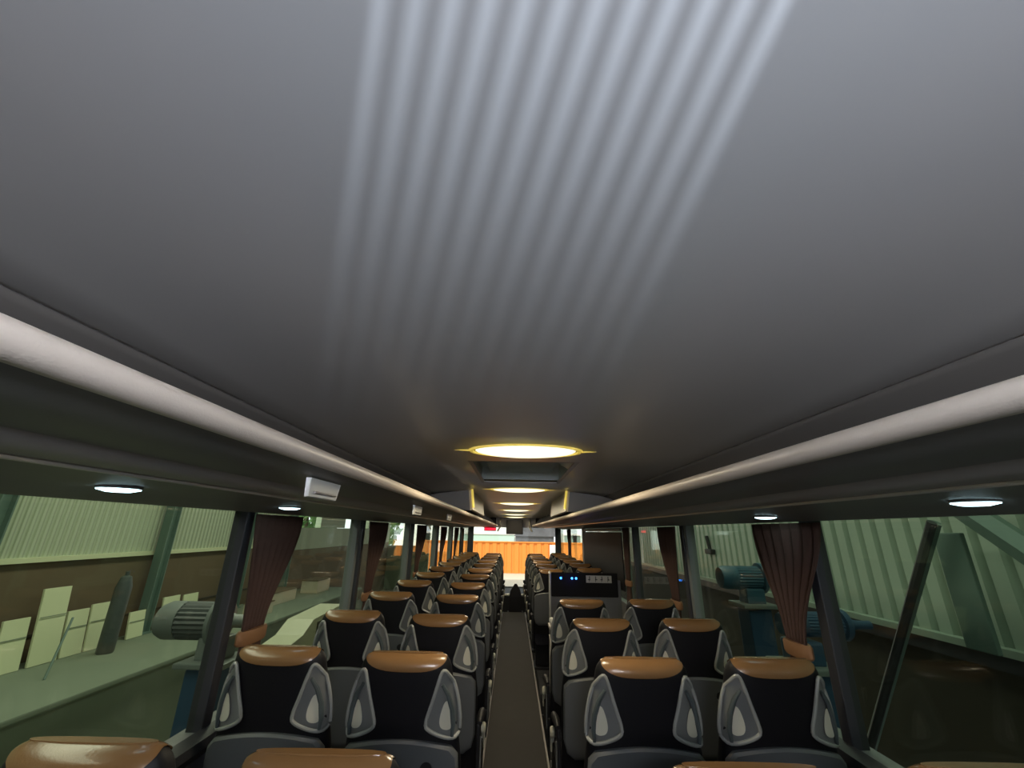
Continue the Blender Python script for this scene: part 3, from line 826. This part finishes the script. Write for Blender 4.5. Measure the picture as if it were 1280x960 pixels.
# orange fence with ribs
t = thing('fence', 'bright orange ribbed fence across the yard in front of the windscreen', 'fence', (0, 35, GZ))
b = B(); prf = []
x = -7.4
while x < 9:
    prf += [(x, 0), (x+.30, 0), (x+.36, .08), (x+.52, .08)]; x += .58
prf += [(9.1, .15), (-7.4, .15)]
loft(b, [[(x, y, .0) for x, y in prf], [(x, y, 2.22) for x, y in prf]]); link('sheet', b, M['orange'], t)
b = B(); box(b, (.8, .05, 2.25), (16.6, .22, .08)); link('cap_rail', b, M['orange'], t)
# notice on the fence
t = thing('notice_board', 'white notice board on the right of the orange fence', 'notice', (3.15, 34.6, GZ))
b = B(); box(b, (0, 0, 1.62), (.62, .03, .95)); link('board', b, M['whiteb'], t)
for k, w in enumerate((.40, .40, .28)):
    b = B(); box(b, (0, -.02, 1.78-k*.12), (w, .006, .035)); link('text_line', b, M['mint'], t)
b = B(); box(b, (0, .03, .85), (.06, .04, 1.7)); link('post', b, M['strip'], t)
# mint panelled container, white building, grey roof
t = thing('container', 'long pale mint container behind the orange fence', 'container', (-2.6, 41, GZ))
b = B(); box(b, (0, 0, 1.38), (5.4, 2.3, 2.75), .03); link('body', b, M['mint'], t)
b = B(); box(b, (0, 0, 2.83), (5.6, 2.5, .16), .02); link('roof', b, M['whiteb'], t)
t = thing('warehouse', 'large white warehouse with sloping roof behind the mint container', 'building', (-3.0, 50, GZ))
b = B(); extr_y(b, [(-9, 0), (6.0, 0), (4.0, 3.8), (-1, 4.2), (-9, 4.2)], -2, 4); link('wall', b, M['whiteb'], t)
b = B(); extr_y(b, [(-9.2, 4.22), (-1, 4.22), (4.3, 3.8), (4.3, 3.9), (-1, 4.34), (-9.2, 4.34)], -2.3, 4.3); link('roof', b, M['whiteb'], t)
t = thing('grey_house', 'dark grey gabled house roof behind the fence below the monitor', 'building', (2.2, 46, GZ))
b = B(); span(b, -1.9, 1.9, -1.5, 1.5, 0, 2.6); link('wall', b, M['rock'], t)
b = B(); extr_y(b, [(-2.3, 2.6), (2.6, 2.6), (2.2, 3.6), (1.1, 4.4), (.3, 3.9), (-.8, 4.5), (-1.6, 3.5)], -1.7, 1.7); link('roof', b, M['rock'], t)
for x, z, l in ((3.5, 1.0, 'white parked car behind the fence at the right'), ):
    t = thing('truck', 'white truck standing behind the right end of the orange fence', 'truck', (5.0, 39, GZ))
    b = B(); box(b, (0, 0, 1.7), (1.6, 3.0, 2.5), .1); link('cab', b, M['whiteb'], t)
    b = B(); box(b, (0, -1.52, 2.45), (1.35, .04, .7), .02); link('windscreen', b, M['dark'], t)
    for q in (-.65, .65):
        b = B(); lathe(b, [(.1, -.12), (.45, -.12), (.48, 0), (.45, .12), (.1, .12)], (q, -.6, .48), 'x', 18); link('wheel', b, M['rubber'], t)

# ------------------------------------------------------------------ light
w = bpy.data.worlds.new('sky'); scene.world = w; w.use_nodes = True
bg = w.node_tree.nodes['Background']; bg.inputs[0].default_value = (.90, .97, 1, 1); bg.inputs[1].default_value = 1.6
def area(name, loc, rot, sx, sy, e, c):
    ld = bpy.data.lights.new(name, 'AREA'); ld.shape = 'RECTANGLE'; ld.size = sx; ld.size_y = sy; ld.energy = e; ld.color = c
    o = bpy.data.objects.new(name, ld); col.objects.link(o); o.location = loc; o.rotation_euler = rot; return o
area('hall_light_left', (-4.2, 5, 5.2), (0, R(-12), 0), 1.2, 16, 370, (1, 1, .82))
area('hall_light_right', (2.6, 5, 5.2), (0, R(10), 0), 1, 14, 150, (.85, 1, .82))
area('rear_fill_high', (.1, -1.1, 1.97), (R(88), 0, 0), .8, .10, 13, (1, .95, .90))  # added strip that lifts ceiling and rails, no fixture there
area('ceiling_fill', (.07, -.44, 1.915), (R(108), 0, 0), .3, .08, 9.5, (.72, .81, 1))  # added bluish fill for the near ceiling, stands for no real lamp
area('rear_fill_low', (.0, -1.2, 1.45), (R(100), 0, 0), 1.8, .6, 4, (.85, .90, 1))  # added fill at the back wall for ceiling and seat backs
sun = bpy.data.lights.new('sun', 'SUN'); sun.energy = 3.0; sun.angle = R(2); sun.color = (1, .95, .85)
so = bpy.data.objects.new('sun', sun); col.objects.link(so); so.rotation_euler = (R(42), 0, R(-25))

# ------------------------------------------------------------------ camera
cam = bpy.data.cameras.new('camera'); co = bpy.data.objects.new('camera', cam); col.objects.link(co)
cam.sensor_width = 36; cam.lens = 36*520/1280; cam.clip_start = .02; cam.clip_end = 300
co.matrix_world = Matrix.Translation((-.05, 0, 1.75)) @ Matrix.Rotation(R(.42), 4, 'Z') @ Matrix.Rotation(R(90+19.49), 4, 'X') @ Matrix.Rotation(R(1.0), 4, 'Z')
scene.camera = co
scene.view_settings.view_transform = 'Standard'; scene.view_settings.look = 'None'
scene.view_settings.gamma = 1; scene.view_settings.use_curve_mapping = False
scene.view_settings.exposure = 0
